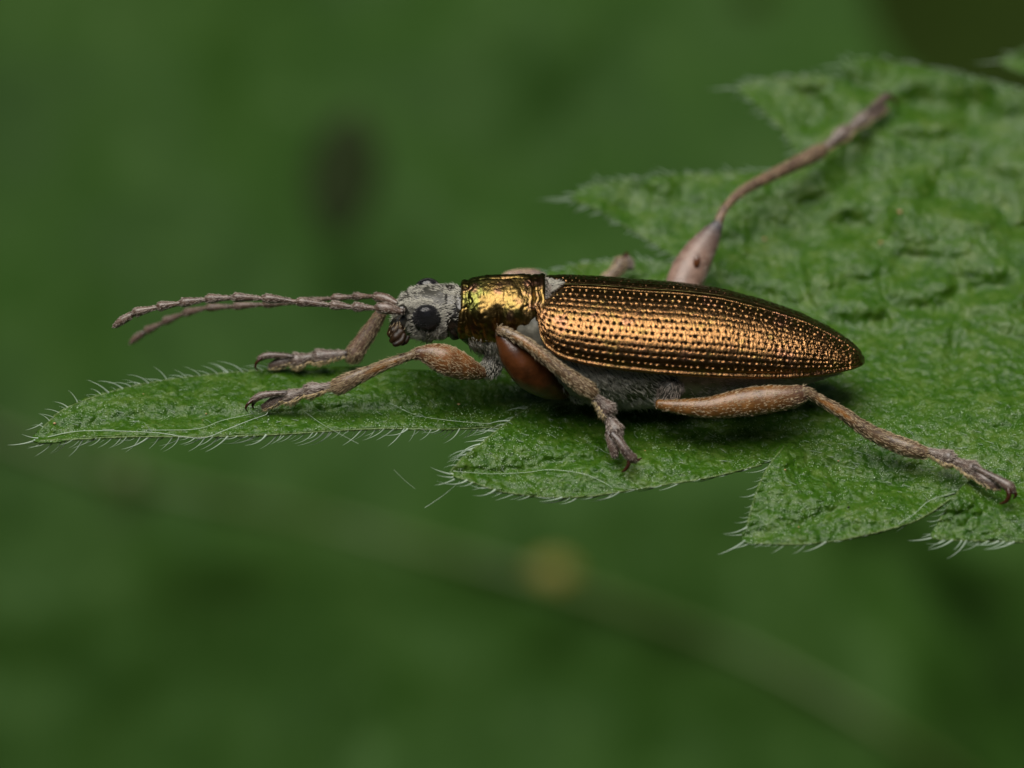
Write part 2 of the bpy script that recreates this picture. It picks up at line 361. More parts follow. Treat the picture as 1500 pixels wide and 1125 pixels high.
# undergrowth round the place: leaves of the nettle bed, none in the way of the camera
def leaf_card(L, W):
    u = np.linspace(0, 1, 6); wv = W * np.sin(PI * u ** .8) ** .8; z = -.25 * L * u ** 2
    v = [];
    for i in range(6): v += [(u[i] * L, -wv[i], z[i] + .12 * wv[i]), (u[i] * L, 0, z[i] - .03 * L), (u[i] * L, wv[i], z[i] + .12 * wv[i])]
    return np.array(v), grid_faces(6, 3)
cv, cf = leaf_card(1, .36); VV = []; FF = []; k = 0
cdir = Vector((-F_).tolist())
while k < 3800:
    az = random.uniform(0, 2 * PI); el = math.radians(random.triangular(-35, 54, 5)); r = random.uniform(110, 180)
    dv = Vector((math.cos(el) * math.sin(az), math.cos(el) * math.cos(az), math.sin(el)))
    if dv.angle(cdir) < math.radians(20 if r > 60 else 90): continue
    if el > math.radians(38) and dv.y < 0: continue
    pos = dv * r; L = random.uniform(17, 34)
    q = Quaternion((random.gauss(0, .35), random.gauss(0, .35), 1), random.uniform(0, 2 * PI)) @ Quaternion((1, 0, 0), random.uniform(-.5, .9))
    Rm = np.array(q.normalized().to_matrix()); VV.append(cv * L @ Rm.T + np.array(pos)); FF.append(cf + 18 * k); k += 1
um = simple_sheet('undergrowth leaf', (.09, .11, .008), (.18, .20, .03), .2)
u = mesh('undergrowth', np.concatenate(VV), np.concatenate(FF), um); tag(u, 'dark out of focus nettle undergrowth all round', 'undergrowth', kind='stuff')

# ---------------------------------------------------------------- the nettle leaf the beetle stands on
DT = [(-200, 7.0), (50, 5.1), (150, 4.25), (250, 3.45), (350, 2.7), (450, 1.95), (500, 1.5), (540, 1.05), (570, .6), (600, .2), (640, -.25), (700, -.75), (800, -1.35), (900, -1.9)]
_ys = np.arange(-200, 901, 10.0); _dd = smtab(_ys, DT, 7)
VEINS = [([(48, 641), (200, 612), (400, 606), (560, 602), (700, 592), (850, 570), (1100, 530), (1500, 450), (1700, 420)], 10, .10),
         ([(838, 291), (950, 312), (1060, 335), (1200, 352), (1400, 352), (1700, 370)], 40, .13),
         ([(1083, 130), (1180, 160), (1260, 205), (1340, 255), (1430, 300), (1600, 400)], 34, .13),
         ([(1262, 250), (1266, 300), (1280, 400), (1330, 500)], 8, .05),
         ([(1000, 385), (1100, 430), (1300, 500)], 12, .10),
         ([(662, 692), (760, 690), (860, 672), (980, 640), (1120, 600)], 9, .08),
         ([(1190, 640), (1215, 690), (1240, 740)], 8, .07), ([(1090, 789), (1180, 765), (1280, 725), (1400, 660), (1600, 560)], 10, .08),
         ([(870, 590), (935, 640), (985, 700)], 6, .04), ([(1020, 600), (1070, 650)], 7, .05),
         ([(1290, 400), (1300, 500)], 12, .10), ([(1400, 380), (1395, 560)], 12, .10), ([(1170, 380), (1185, 470)], 11, .09), ([(1230, 380), (1290, 440), (1420, 470), (1500, 500)], 12, .10)]
def worley(u, v, seed):
    u = np.asarray(u, float); v = np.asarray(v, float); r_ = np.random.default_rng(seed); T = r_.uniform(.1, .9, (128, 128, 2)); iu, iv = np.floor(u).astype(int), np.floor(v).astype(int)
    f1 = np.full(u.shape, 9.); f2 = f1.copy()
    for a in (-1, 0, 1):
        for b in (-1, 0, 1):
            t = T[(iu + a) % 128, (iv + b) % 128]; d_ = np.hypot(iu + a + t[..., 0] - u, iv + b + t[..., 1] - v)
            f2 = np.minimum(f2, np.maximum(f1, d_)); f1 = np.minimum(f1, d_)
    return f1, f2
def leaf_depth(px, py):
    px = np.asarray(px, float); py = np.asarray(py, float)
    d = np.interp(py, _ys, _dd)
    d = d - .48 * (1 - sstep(560, 800, px)) * (1 - sstep(640, 760, py) * .3)
    vd = 0 * d
    for l_, wv, am in VEINS: vd = np.maximum(vd, am * np.exp(-(poly_dist(px, py, l_) / wv) ** 2))
    d = d + vd
    back = 1 - sstep(420, 560, py)
    wx = px + 9 * vnoise(px / 40, py / 30, 51); wy = py + 6 * vnoise(px / 40 + 60, py / 30, 52)
    f1, f2 = worley(wx / 62 + 20, wy / 42 + 20, 61); d = d - (.015 + .02 * back) * sstep(0, .9, f2 - f1) - (.03 + .14 * back) * np.sqrt(np.clip(1.2 - f1 ** 2, .01, 2)) + .09 * back
    f1, f2 = worley(wx / 24 + 20, wy / 15 + 20, 62); d = d - (.034 - .016 * back) * sstep(0, .7, f2 - f1)
    f1, f2 = worley(wx / 10 + 20, wy / 7.5 + 20, 63); d = d - (.028 - .018 * back) * (1 - f1)
    d = d - (.05 + .11 * back) * vnoise(px / 95 + 33, py / 48 + 13, 14) - (.035 + .10 * back) * vnoise(px / 46 + 9, py / 30 + 9, 11) - .012 * vnoise(px / 13, py / 9, 13)
    # the front margin curls away and down
    return d
def off2(px, py):
    L = 583 + (px - 818) * .2
    return (-.05 + .36 * sstep(0, 75, py - L) + .16 * np.exp(-((px - 815) ** 2 + (py - 585) ** 2) / 30 ** 2)) * (1 - sstep(1090, 1200, px)) - .05 * sstep(1090, 1200, px)
def off3(px, py):
    L = 655 + (px - 1150) * .25
    return (-.05 + .42 * sstep(0, 75, py - L) + .26 * np.exp(-((px - 1140) ** 2 + (py - 665) ** 2) / 32 ** 2)) * (1 - sstep(1370, 1440, px)) - .05 * sstep(1370, 1440, px)
def off4(px, py):
    L = 693 + (px - 1440) * .15
    return -.05 + .40 * sstep(0, 60, py - L) + .3 * np.exp(-((px - 1400) ** 2 + (py - 725) ** 2) / 32 ** 2)
SHEETS = {
 'main': ([(46, 643), (70, 619), (100, 596), (140, 577), (200, 564), (260, 554), (330, 546), (380, 542), (430, 539), (520, 537), (600, 541), (680, 540), (740, 515), (785, 450), (800, 402), (830, 389), (880, 382), (930, 378), (970, 382), (1003, 392), (985, 376), (950, 352), (905, 325), (870, 305), (836, 291), (850, 276), (900, 264), (960, 258), (1050, 253), (1120, 250), (1176, 243), (1165, 222), (1150, 195), (1125, 170), (1105, 150), (1081, 130), (1110, 117), (1160, 110), (1210, 112), (1260, 125), (1310, 145), (1370, 175), (1420, 215), (1460, 270), (1500, 320), (1600, 370), (1750, 400), (1750, 760), (1500, 765), (1420, 735), (1408, 719), (1375, 730), (1300, 738), (1180, 692), (1100, 662), (1000, 668), (850, 665), (762, 642), (740, 624), (640, 627), (560, 626), (480, 630), (400, 635), (300, 638), (200, 638), (120, 641), (75, 648)], lambda a, b: 0 * a),
 'lobe2': ([(660, 694), (680, 668), (705, 650), (740, 622), (775, 597), (800, 583), (818, 577), (870, 588), (950, 602), (1050, 625), (1150, 645), (1200, 682), (1130, 676), (1100, 684), (1040, 698), (980, 708), (930, 716), (860, 726), (800, 727), (740, 720), (700, 708)], off2),
 'lobe3': ([(1088, 793), (1094, 765), (1102, 735), (1112, 705), (1130, 675), (1150, 648), (1200, 658), (1300, 686), (1365, 700), (1405, 720), (1375, 742), (1340, 762), (1290, 777), (1230, 790), (1170, 796), (1120, 797)], off3),
 'lobe4': ([(1366, 788), (1374, 765), (1385, 745), (1402, 720), (1425, 700), (1450, 689), (1520, 700), (1650, 725), (1750, 760), (1750, 805), (1600, 803), (1500, 793), (1430, 791)], off4),
 'lobeD': ([(1232, 96), (1258, 85), (1300, 88), (1350, 96), (1420, 112), (1500, 130), (1620, 155), (1750, 180), (1750, 500), (1550, 440), (1450, 330), (1370, 230), (1300, 165), (1258, 125)], lambda a, b: -.25 - .5 * sstep(90, 200, b) + 0 * a),
 'lobeE': ([(1464, 90), (1485, 78), (1520, 70), (1750, 50), (1750, 150), (1560, 118), (1490, 104)], lambda a, b: -1.0 + 0 * a)}
nettle = thing('nettle_leaf', 'hairy toothed green leaf carrying the bronze beetle', 'leaf')
surf = {}
for nm, (pts, off) in SHEETS.items():
    vv, ff = cdt_mesh(closed(pts, 7), 3.4 if nm in ('main',) else (2.6 if nm[-1] in '234' else 7)); a, b = vv.T
    dd = leaf_depth(a, b) - off(a, b)
    # rim droop so that the margin has an edge of its own
    o = mesh('blade' if nm == 'main' else 'lobe', np.array([P(x, y, z) for x, y, z in zip(a, b, dd)]), ff[:, ::-1], M['leaf'], nettle)
    md = o.modifiers.new('thickness', 'SOLIDIFY'); md.thickness = .022; md.offset = -1
def surf_depth(px, py):
    d = leaf_depth(px, py)
    o = 0 * d
    if py > 575 and px > 655: o = np.maximum(o, off2(px, py)) if px < 1130 else o
    if px > 1088 and py > 648 and px < 1400: o = np.maximum(o, off3(px, py))
    if px > 1375 and py > 690: o = np.maximum(o, off4(px, py))
    return float(d - o)
# margin hairs: three shapes shared by all
def hair_shape(curve, r0, nseg=9):
    t = np.linspace(0, 1, nseg); pts = np.stack([t, curve * t ** 2, 0 * t + .06 * np.sin(3 * t)], 1)
    r = r0 * (1 - t) ** .8 * (1 + .5 * np.exp(-(t / .1) ** 2)) + .0015
    th = np.linspace(0, 2 * PI, 6, endpoint=False); V = []
    for p_, rr in zip(pts, r): V += [(p_[0], p_[1] + rr * math.cos(q), p_[2] + rr * math.sin(q)) for q in th]
    return np.array(V), grid_faces(nseg, 6, True)
hair_me = []
for cv_, r0 in ((.4, .036), (.6, .032), (.2, .036), (.3, .030)):
    V, Fc = hair_shape(cv_, r0); o = mesh('hair', V, Fc, M['leaf_hair']); hair_me.append(o.data); bpy.data.objects.remove(o)
nhair = 0
def place_hair(base, direc, curl, L, variant):
    global nhair
    x = Vector(direc.tolist()).normalized(); y = Vector(curl.tolist()); y = (y - y.dot(x) * x).normalized(); z = x.cross(y)
    m = Matrix((x, y, z)).transposed().to_4x4()
    o = bpy.data.objects.new('hair', hair_me[variant]); C.objects.link(o); o.parent = nettle
    o.matrix_world = Matrix.Translation(Vector(base.tolist())) @ m @ Matrix.Scale(L, 4); nhair += 1
def resample(line, step):
    p = spline([(a, b, 0) for a, b in line], 40 * len(line))[:, :2]; s = np.concatenate([[0], np.cumsum(np.hypot(*np.diff(p, axis=0).T))])
    q = np.arange(step / 2, s[-1], step); q = q + rng.uniform(-.4, .4, len(q)) * step
    return np.stack([np.interp(q, s, p[:, 0]), np.interp(q, s, p[:, 1])], 1)
def screen(dx, dy, dz=0): return R_ * dx - U_ * dy + F_ * dz
MARG = [  # line, direction (dx, dy in picture), curl, mean length px, step, offset fn
 ([(60, 630), (100, 597), (200, 565), (330, 547), (425, 541)], (-.62, -.62), (-1, .5), 22, 10, None),
 ([(60, 646), (120, 643), (200, 640), (300, 640), (400, 637), (480, 632), (560, 628), (640, 629), (735, 626)], (-.55, .75), (-.8, -.1), 26, 8.5, None),
 ([(664, 690), (680, 668), (705, 650), (740, 622), (775, 597), (812, 580)], (-.97, -.05), (0, .6), 24, 7.5, off2),
 ([(668, 698), (700, 709), (740, 721), (800, 728), (860, 727), (930, 717), (980, 709), (1040, 699), (1115, 681)], (-.85, .5), (-.5, -.6), 24, 9.5, off2),
 ([(1092, 786), (1096, 765), (1104, 735), (1115, 705), (1132, 675), (1148, 655)], (-.8, .6), (-.3, -.9), 22, 9, off3),
 ([(1105, 796), (1170, 797), (1230, 791), (1290, 778), (1340, 763), (1375, 743), (1392, 730)], (-.8, .6), (-.5, -.6), 22, 10, off3),
 ([(1372, 780), (1376, 765), (1387, 745), (1404, 720)], (-.7, .6), (-.3, -.9), 18, 9, off4),
 ([(1375, 790), (1430, 792), (1500, 794)], (-.75, .65), (-.4, -.6), 28, 9, off4)]
M['margin'] = leaf_material('leaf margin', (.05, .10, .015), (.10, .17, .04), (.17, .24, .09), 1.2, .5)
for line, dr, cu, Lm, step, off in MARG:
    s_ = spline([(a, b, 0) for a, b in line], 12 * len(line)); k_ = np.arange(len(s_)); 
    rows_ = [(a, b, float(leaf_depth(a, b) - (off(a, b) if off else 0)) + .015, 1.5 + .8 * abs(float(vnoise(a / 4, b / 4, 71)))) for a, b, _ in s_]
    grid_mesh('margin', tube_grid(rows_, 26 * len(line), 7, 1, .25), M['margin'], nettle)
for line, dr, cu, Lm, step, off in MARG:
    for (a, b) in resample(line, step):
        d0 = float(leaf_depth(a, b) - (off(a, b) if off else 0)) + .01
        L = .98 * Lm / 100 * random.choice([.5, .6, .8, .9, 1.0, 1.1, 1.3, 1.6]) * random.uniform(.85, 1.1)
        base = P(a, b, d0)
        place_hair(base, screen(dr[0] + random.gauss(0, .16), dr[1] + random.gauss(0, .16), random.gauss(-.05, .3)), screen(cu[0], cu[1], random.gauss(0, .3)), L, random.choice([0, 0, 1, 1, 2, 3]))
for (a, b, dr, L, off) in [(52, 645, (-1, .38), .40, None), (56, 642, (-.9, -.05), .25, None), (664, 695, (-1, -.12), .34, off2), (664, 699, (-.9, .05), .24, off2), (666, 702, (-.85, .45), .3, off2), (1092, 792, (-.8, .62), .44, off3), (1100, 795, (-.85, .45), .28, off3), (1371, 786, (-1, .35), .40, off4), (1373, 778, (-.8, .5), .26, off4), (62, 620, (-.75, .5), .26, None)]:
    place_hair(P(a, b, float(leaf_depth(a, b) - (off(a, b) if off else 0)) + .01), screen(*dr, -.05), screen(0, -.5), L, 2)
# out of focus fringe of the far teeth and short hairs on the blade: joined
B_, D_ = [], []; LL = []
for line, dr in [([(838, 290), (870, 270), (960, 258), (1100, 251), (1170, 246)], (-.95, -.3)), ([(836, 292), (870, 306), (905, 326), (950, 353), (990, 378)], (-.95, .3)), ([(800, 400), (880, 382), (970, 383)], (-.95, -.3)),
                 ([(1082, 130), (1110, 117), (1210, 111), (1260, 124), (1310, 143)], (-.9, -.35)), ([(1082, 131), (1105, 151), (1150, 196), (1172, 238)], (-.9, .25)), ([(1232, 96), (1260, 85), (1350, 96), (1500, 130)], (-.9, -.3)), ([(1464, 90), (1485, 78), (1520, 70)], (-.9, .1))]:
    for (a, b) in resample(line, 13):
        o_ = SHEETS['lobeD'][1](a, b) if a > 1225 and b < 135 and dr[1] < 0 and a > 1232 else 0
        if a > 1460 and b < 92: o_ = -1
        B_.append(P(a, b, float(leaf_depth(a, b) - o_))); D_.append(screen(dr[0] + random.gauss(0, .2), dr[1] + random.gauss(0, .2), random.gauss(0, .3))); LL.append(random.uniform(.08, .26))
for (a, b, dx, dy, L) in [(834, 291, -1, 0, .5), (1081, 130, -1, 0, .55), (1235, 95, -.95, .1, .5), (836, 292, -1, .15, .4), (1082, 131, -1, -.15, .4), (1464, 90, -1, .1, .4)]:
    B_.append(P(a, b, float(leaf_depth(a, b)) + (.3 if b < 100 else 0))); D_.append(screen(dx, dy)); LL.append(L)
spikes('far_hairs', np.array(B_), np.array(D_), np.array(LL), .012, M['leaf_hair'], nettle)
B_, D_, LL, GB = [], [], [], []
_ex, _ey = [46, 100, 200, 330, 430, 700], [643, 600, 569, 550, 545, 546]
poly_ok = lambda a, b: (a > 700 or b > np.interp(a, _ex, _ey) + 3) and (b > 560 and ((a > 90 and a < 640 and b < 634) or (a > 720 and a < 1080 and b < 700) or (a > 1140 and b < 770))) or (a > 1060 and 270 < b < 560) or (a < 500 and a > 180 and b > 568 and b < 630)
while len(B_) < 260:
    a, b = random.uniform(80, 1495), random.uniform(270, 780)
    if not poly_ok(a, b) or (b < 600 and random.random() < .7): continue
    B_.append(P(a, b, surf_depth(a, b))); D_.append(screen(-.8 + random.gauss(0, .35), -.35 + random.gauss(0, .3), -.5)); LL.append(random.uniform(.05, .18))
spikes('blade_hairs', np.array(B_), np.array(D_), np.array(LL), .006, M['leaf_hair'], nettle)
ico_v = np.array([(1, 0, 0), (-1, 0, 0), (0, 1, 0), (0, -1, 0), (0, 0, 1), (0, 0, -1)], float); ico_f = np.array([(0, 2, 4), (2, 1, 4), (1, 3, 4), (3, 0, 4), (2, 0, 5), (1, 2, 5), (3, 1, 5), (0, 3, 5)])
def surf_depth_v(a, b):
    d = leaf_depth(a, b); o = 0 * d
    o = np.where((b > 575) & (a > 655) & (a < 1130), np.maximum(o, off2(a, b)), o); o = np.where((b > 648) & (a > 1088) & (a < 1400), np.maximum(o, off3(a, b)), o)
    return d - np.where((a > 1375) & (b > 690), np.maximum(o, off4(a, b)), o)
def inside(a, b, poly):
    A = np.array(poly); c = np.zeros(len(a), bool); j = len(A) - 1
    for i in range(len(A)):
        c ^= ((A[i, 1] > b) != (A[j, 1] > b)) & (a < (A[j, 0] - A[i, 0]) * (b - A[i, 1]) / (A[j, 1] - A[i, 1] + 1e-9) + A[i, 0]); j = i
    return c
K = 60000; a = rng.uniform(60, 1499, K); b = rng.uniform(250, 795, K)
ok = np.zeros(K, bool)
for nm in ('main', 'lobe2', 'lobe3', 'lobe4'): ok |= inside(a, b, SHEETS[nm][0])
ok &= vnoise(a / 15, b / 10, 81) + .5 * vnoise(a / 60, b / 40, 82) > .05 + rng.normal(0, .3, K); ok &= (b > 590) | (rng.random(K) < .18)
a, b = a[ok], b[ok]; dd = surf_depth_v(a, b) - .006; K = len(a); sc_ = (D + dd) / D
pp = R_[None] * ((a - 750) / 100 * sc_)[:, None] + U_[None] * ((562.5 - b) / 100 * sc_)[:, None] + F_[None] * dd[:, None]
rad = rng.uniform(.004, .0095, K) * np.where(rng.random(K) < .03, 1.8, 1)
V_ = [(pp[:, None] + ico_v[None] * rad[:, None, None]).reshape(-1, 3)]; F2 = [(np.arange(K)[:, None, None] * 6 + ico_f[None]).reshape(-1, 3)]
g_ = mesh('gland_glints', np.concatenate(V_), np.concatenate(F2), M['gland_glint'], nettle); g_['kind'] = 'stuff'  # glandular beads, many more added in pale colour as painted glints
for (a, b, r) in [(302, 606, .018), (297, 615, .011), (600, 738, 0), (672, 592, .03), (945, 660, .015), (1228, 675, .018), (1150, 688, .022), (1170, 772, .018), (210, 577, .014), (80, 620, .03), (1318, 310, .05), (1290, 355, .04), (1120, 350, .04)]:
    if r: mesh('speck', ico_v * np.array([r, r, r * .6]) + P(a, b, surf_depth(a, b) - r * .4), ico_f, M['tan'], nettle)

# ---------------------------------------------------------------- the beetle
beetle = thing('beetle', 'slender metallic bronze beetle with long antennae standing on the hairy leaf', 'beetle')
# trunk: one continuous mesh, head to abdomen
ST = [(577, 466, .07, .06, .08), (580, 463, .16, .14, .18), (586, 459, .24, .23, .28), (596, 456, .33, .31, .35), (610, 456, .40, .355, .40), (630, 457, .42, .385, .41), (650, 456, .40, .395, .37), (668, 456, .39, .385, .37), (680, 458, .42, .39, .43), (700, 460, .46, .455, .55), (730, 462, .48, .475, .70), (765, 466, .60, .5, .76), (795, 470, .72, .5, .84),
      (830, 482, .84, .55, .94), (880, 490, .93, .6, 1.02), (940, 497, .95, .6, .97), (1000, 504, .92, .55, .82), (1060, 508, .88, .5, .70), (1120, 513, .80, .4, .52), (1180, 519, .64, .25, .33), (1230, 525, .38, .1, .14), (1250, 528, .1, .03, .04)]
S = spline(ST, 240); m = 72; th = np.linspace(0, 2 * PI, m, endpoint=False); G = np.zeros((240, m, 3))
for i, (a, b, ry, rt, rb) in enumerate(S):
    c = PY(a, b, 0); ct = np.cos(th); seg = 1 + (.012 * math.sin((a - 985) / 33 * 2 * PI) if a > 985 else 0)
    G[i] = c + np.stack([0 * th, -ry * seg * np.sin(th), np.where(ct > 0, rt, rb) * ct * seg], 1)
G += (grid_normals(G) * (.010 * vnoise(np.arange(240)[:, None] / 3., np.arange(m)[None] / 2., 21))[..., None])
NB_, MB_ = G.shape[:2]; fi = grid_faces(NB_, MB_, True); st = (fi[:, 0] // MB_); pxs = S[st, 0]
midx = np.where(pxs < 652, 0, np.where(pxs < 690, 1, np.where(pxs < 985, 3, 2)))
trunk = mesh('body', G.reshape(-1, 3), fi, [M['silver'], M['black'], M['belly'], M['thorax']], beetle, midx=midx)
TG = G.copy(); TGc = np.concatenate([G, G[:, :1]], 1)
def body_hair(name, n, a0, a1, th0, th1, dirv, L, wd, mat, lift=.4, jit=.25, sd=1):
    patch = np.clip(.75 + 1.1 * vnoise(np.arange(239)[:, None] / 7., np.arange(MB_)[None] / 4., 90), .05, 1.4)
    row = (S[:-1, 0] >= a0) & (S[:-1, 0] <= a1); thc = np.degrees(np.linspace(0, 2 * PI, MB_ + 1))[:-1]; col = (thc >= th0) & (thc <= th1)
    p, nn, t = sample_grid(TGc, n, (row[:, None] & col[None]).astype(float) * patch, sd)
    cc = np.array([PY(x, 480, 0) for x in np.full(len(p), 0)])
    sg = np.sign(nn[:, 1] * (p[:, 1]) + nn[:, 2] * (p[:, 2] - np.interp(p[:, 0], [PY(s[0], s[1], 0)[0] for s in S], [PY(s[0], s[1], 0)[2] for s in S])))
    nn = nn * sg[:, None]; dv = np.array(dirv, float)[None] - nn * (nn @ np.array(dirv, float))[:, None]
    return spikes(name, p - nn * .004, dv + nn * lift + rng.normal(0, jit, p.shape), rng.uniform(.5, 1.3, n) * L, wd, mat, beetle)
body_hair('head_hair', 2300, 577, 655, 34, 150, (-.9, 0, -.25), .085, .0055, M['hair_white'], .4, .35)
body_hair('head_hair', 250, 577, 672, 300, 359, (-.9, 0, .1), .06, .005, M['hair_white'], .35, sd=2)
body_hair('crown_hair', 420, 585, 672, 0, 42, (-.9, 0, .1), .055, .0045, M['hair_white'], .35, sd=3)
body_hair('breast_hair', 3600, 685, 800, 96, 178, (.5, -.2, -.8), .13, .0062, M['hair_white'], .45, sd=4)
body_hair('breast_hair', 4300, 800, 985, 78, 176, (.75, -.1, -.55), .13, .006, M['hair_white'], .35, sd=5)
body_hair('belly_hair', 4200, 985, 1225, 80, 170, (.95, -.1, -.2), .085, .0042, M['hair_grey'], .25, sd=6)

body_hair('nape_hair', 420, 650, 676, 0, 80, (-.9, 0, -.1), .06, .005, M['hair_white'], .3, sd=8)
# pronotum
n, m = 230, 330; pxs_ = np.linspace(677, 797, n)
top = smtab(pxs_, [(677, .425), (685, .475), (700, .515), (725, .54), (760, .55), (785, .535), (797, .52)], 31); lat = smtab(pxs_, [(677, .46), (700, .50), (725, .545), (750, .53), (775, .55), (797, .60)], 31)
cy = smtab(pxs_, [(677, 458), (735, 458), (797, 459)], 31); thp = np.radians(np.linspace(-100, 118, m)); G = np.zeros((n, m, 3))
for i in range(n):
    c = PY(pxs_[i], cy[i], 0); skew = .05 * np.sin(np.maximum(0, thp - .9) * 2) * ((pxs_[i] - 740) / 60)
    G[i] = c + np.stack([skew, -lat[i] * np.sin(thp), top[i] * np.cos(thp)], 1)
N = grid_normals(G); N *= np.sign((N[n // 2, m // 2] * np.array([0, 0, 1])).sum() or 1)
UU, TT = np.meshgrid(pxs_, np.degrees(thp), indexing='ij'); xx = (UU - 677) / 120
disp = .016 * np.exp(-((UU - 680) / 2.2) ** 2) - .016 * np.exp(-((UU - 686) / 3) ** 2) + .012 * np.exp(-((UU - 792) / 5) ** 2) - .012 * np.exp(-((UU - 781) / 7) ** 2)
rr = np.hypot((UU - 708) / 14, (TT - 68) / 18); disp += .055 * np.exp(-rr ** 2) + .004 * np.cos(rr * 9) * np.exp(-(rr / 1.3) ** 2)
rr2 = np.hypot((UU - 752) / 24, (TT - 62) / 26); disp += .045 * np.exp(-rr2 ** 2); disp -= .06 * np.exp(-((UU - 731) / 7) ** 2 - ((TT - 84) / 22) ** 2)
disp -= .03 * np.exp(-(TT / 4) ** 2) * np.exp(-((UU - 740) / 40) ** 2)
warp = 2 * vnoise(UU / 18, TT / 16, 31)
disp += .012 * vnoise(UU / 11.0 + warp, TT / 20, 36) + .0036 * vnoise(UU / 5.0 + warp, TT / 8 + warp, 32) + .0030 * vnoise(UU / 2.4 + warp, TT / 4 + warp, 33) + .0010 * vnoise(UU / 1.2, TT / 2.2, 34)
disp += .010 * np.sin(UU / 1.5 + 2.5 * vnoise(UU / 10, TT / 14, 35)) * sstep(765, 780, UU)
G = G + N * disp[..., None]
pron = mesh('pronotum', G.reshape(-1, 3), grid_faces(n, m), M['pronotum'], beetle, uv=np.stack([(UU / 120).ravel(), (TT / 120).ravel()], 1))
pron.modifiers.new('t', 'SOLIDIFY').thickness = .02

# elytra
RIM = [(786, 455), (788, 478), (792, 494), (800, 507), (815, 518), (830, 525), (860, 532), (900, 538.5), (950, 544), (1000, 548), (1050, 550.5), (1100, 552), (1160, 552), (1200, 549), (1230, 544), (1250, 539), (1261, 535), (1267, 530)]
SUT = [(786, 424), (790, 420), (800, 418), (826, 416.5), (860, 417.5), (900, 420), (934, 423), (1000, 427), (1060, 434.5), (1120, 449), (1180, 468), (1215, 484), (1240, 499), (1255, 509.5), (1263, 517), (1267, 526)]
WID = [(786, .62), (790, .78), (798, .90), (812, .99), (840, 1.06), (900, 1.10), (960, 1.10), (1020, 1.07), (1080, 1.0), (1130, .91), (1170, .80), (1205, .66), (1230, .54), (1248, .42), (1258, .31), (1264, .19), (1267, .06)]
def elytron(side, n, m):
    q = np.linspace(0, 1, n); pq = 786 + (1267 - 786) * (1 - (1 - q) ** 1.12); pq = pq + 0
    rim, sut, wid = tab(pq, RIM), tab(pq, SUT), tab(pq, WID)
    kk = max(3, n // 60 | 1); ker = np.hanning(kk + 2)[1:-1]; ker /= ker.sum()
    sm = lambda y: np.convolve(np.pad(y, kk // 2, mode='reflect', reflect_type='odd'), ker, 'valid')
    rim, sut, wid = sm(rim), sm(sut), sm(wid)
    s = np.linspace(0, 1, m); G = np.zeros((n, m, 3)); A = np.zeros((n, m))
    for i in range(n):
        r = PY(pq[i], rim[i], -wid[i]); t = PY(pq[i], sut[i], 0); h = t[2] - r[2]
        a = s * PI / 2; k = 2 / 2.2
        y = wid[i] * np.sin(a) ** k; z = r[2] + h * np.cos(a) ** k
        y = y + .012 * wid[i] * np.exp(-((s - 1) / .015) ** 2)      # thin turned-out rim
        if side > 0: x = r[0] - .10 * np.sin(a) * (1 - sstep(786, 960, pq[i]))
        else: x = r[0] + 0 * a
        # humeral edge: the base slopes back towards the scutellum
        x = x + .30 * np.exp(-(s / .22) ** 2) * (1 - sstep(786, 860, pq[i]))
        G[i] = np.stack([x, side * y - side * .0 + side * .004, z], 1)
        A[i] = np.concatenate([[0], np.cumsum(np.hypot(np.diff(y), np.diff(z)))])
    N = grid_normals(G); N *= np.sign(N[n // 2, m // 4, 2])
    X = G[..., 0]; tot = A[:, -1:]; ns = 12.0
    wob_ = .10 * vnoise(X * 1.7 + 30, s[None] * 9 + 0 * X, 41)
    qv = s[None] * ns + .0 + wob_; k = np.clip(np.round(qv), 1, 11); dq = (qv - k) * tot / ns
    ph = (k * .37) % 1; sp_ = .100 - .0 * k
    ax = X / sp_ + ph + .22 * vnoise(X * 3 + k * 7, k * 3.1, 42); kn = np.round(ax); hsh = np.modf(np.abs(np.sin(kn * 12.99 + k * 78.2) * 43758.5))[0]
    da = (ax - kn + (hsh - .5) * .42) * sp_
    fade = sstep(0, .35, tot) * np.ones_like(X); size = .0155 * (.6 + .75 * hsh)
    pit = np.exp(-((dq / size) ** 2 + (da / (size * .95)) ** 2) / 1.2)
    groove = np.exp(-(dq / .030) ** 2)
    tip = sstep(1000, 1180, pq)[:, None]; basez = 1 - sstep(790, 850, pq)[:, None]
    wrx = X + .010 * vnoise(X * 20, A * 12, 43)
    wr = .55 * vnoise(wrx / .030, A / .12, 44) + .45 * vnoise(wrx / .015, A / .05, 45)
    sutural = np.exp(-((s[None] * tot - .012) / .016) ** 2)
    disp = fade * (-.030 * (1 - .45 * tip) * pit - .0035 * groove + (.0062 + .0035 * tip + .004 * basez) * wr) + .0 * sutural - .014 * np.exp(-((s[None] * tot - .045) / .014) ** 2) * fade
    # marginal gutter above the rim
    em = (1 - s[None]) * tot
    disp += -.012 * np.exp(-((em - .05) / .025) ** 2) * fade
    G = G + N * disp[..., None]
    # fold under the rim
    fold = G[:, -1:] + np.array([0, -side * .0, 0]) ; w_ = wid[:, None, None]
    f1 = fold + np.array([0, 0, -.02]); f2 = fold + np.concatenate([0 * w_, -side * np.minimum(.09, w_ * .3), -.035 + 0 * w_], 2); f3 = fold + np.concatenate([0 * w_, -side * np.minimum(.28, w_ * .6), .03 + 0 * w_], 2)
    G = np.concatenate([G, f1, f2, f3], 1); A = np.concatenate([A, A[:, -1:] + .02, A[:, -1:] + .1, A[:, -1:] + .3], 1)
    fc = grid_faces(n, m + 3)
    if side < 0: fc = fc[:, ::-1]
    o = mesh('elytron', G.reshape(-1, 3), fc, M['elytron'], beetle, uv=np.stack([G[..., 0].ravel(), A.ravel()], 1))
    pa = np.concatenate([np.clip(pit * 1.15 - .12, 0, 1) * (1 - .35 * tip) * fade, np.zeros((n, 3))], 1)
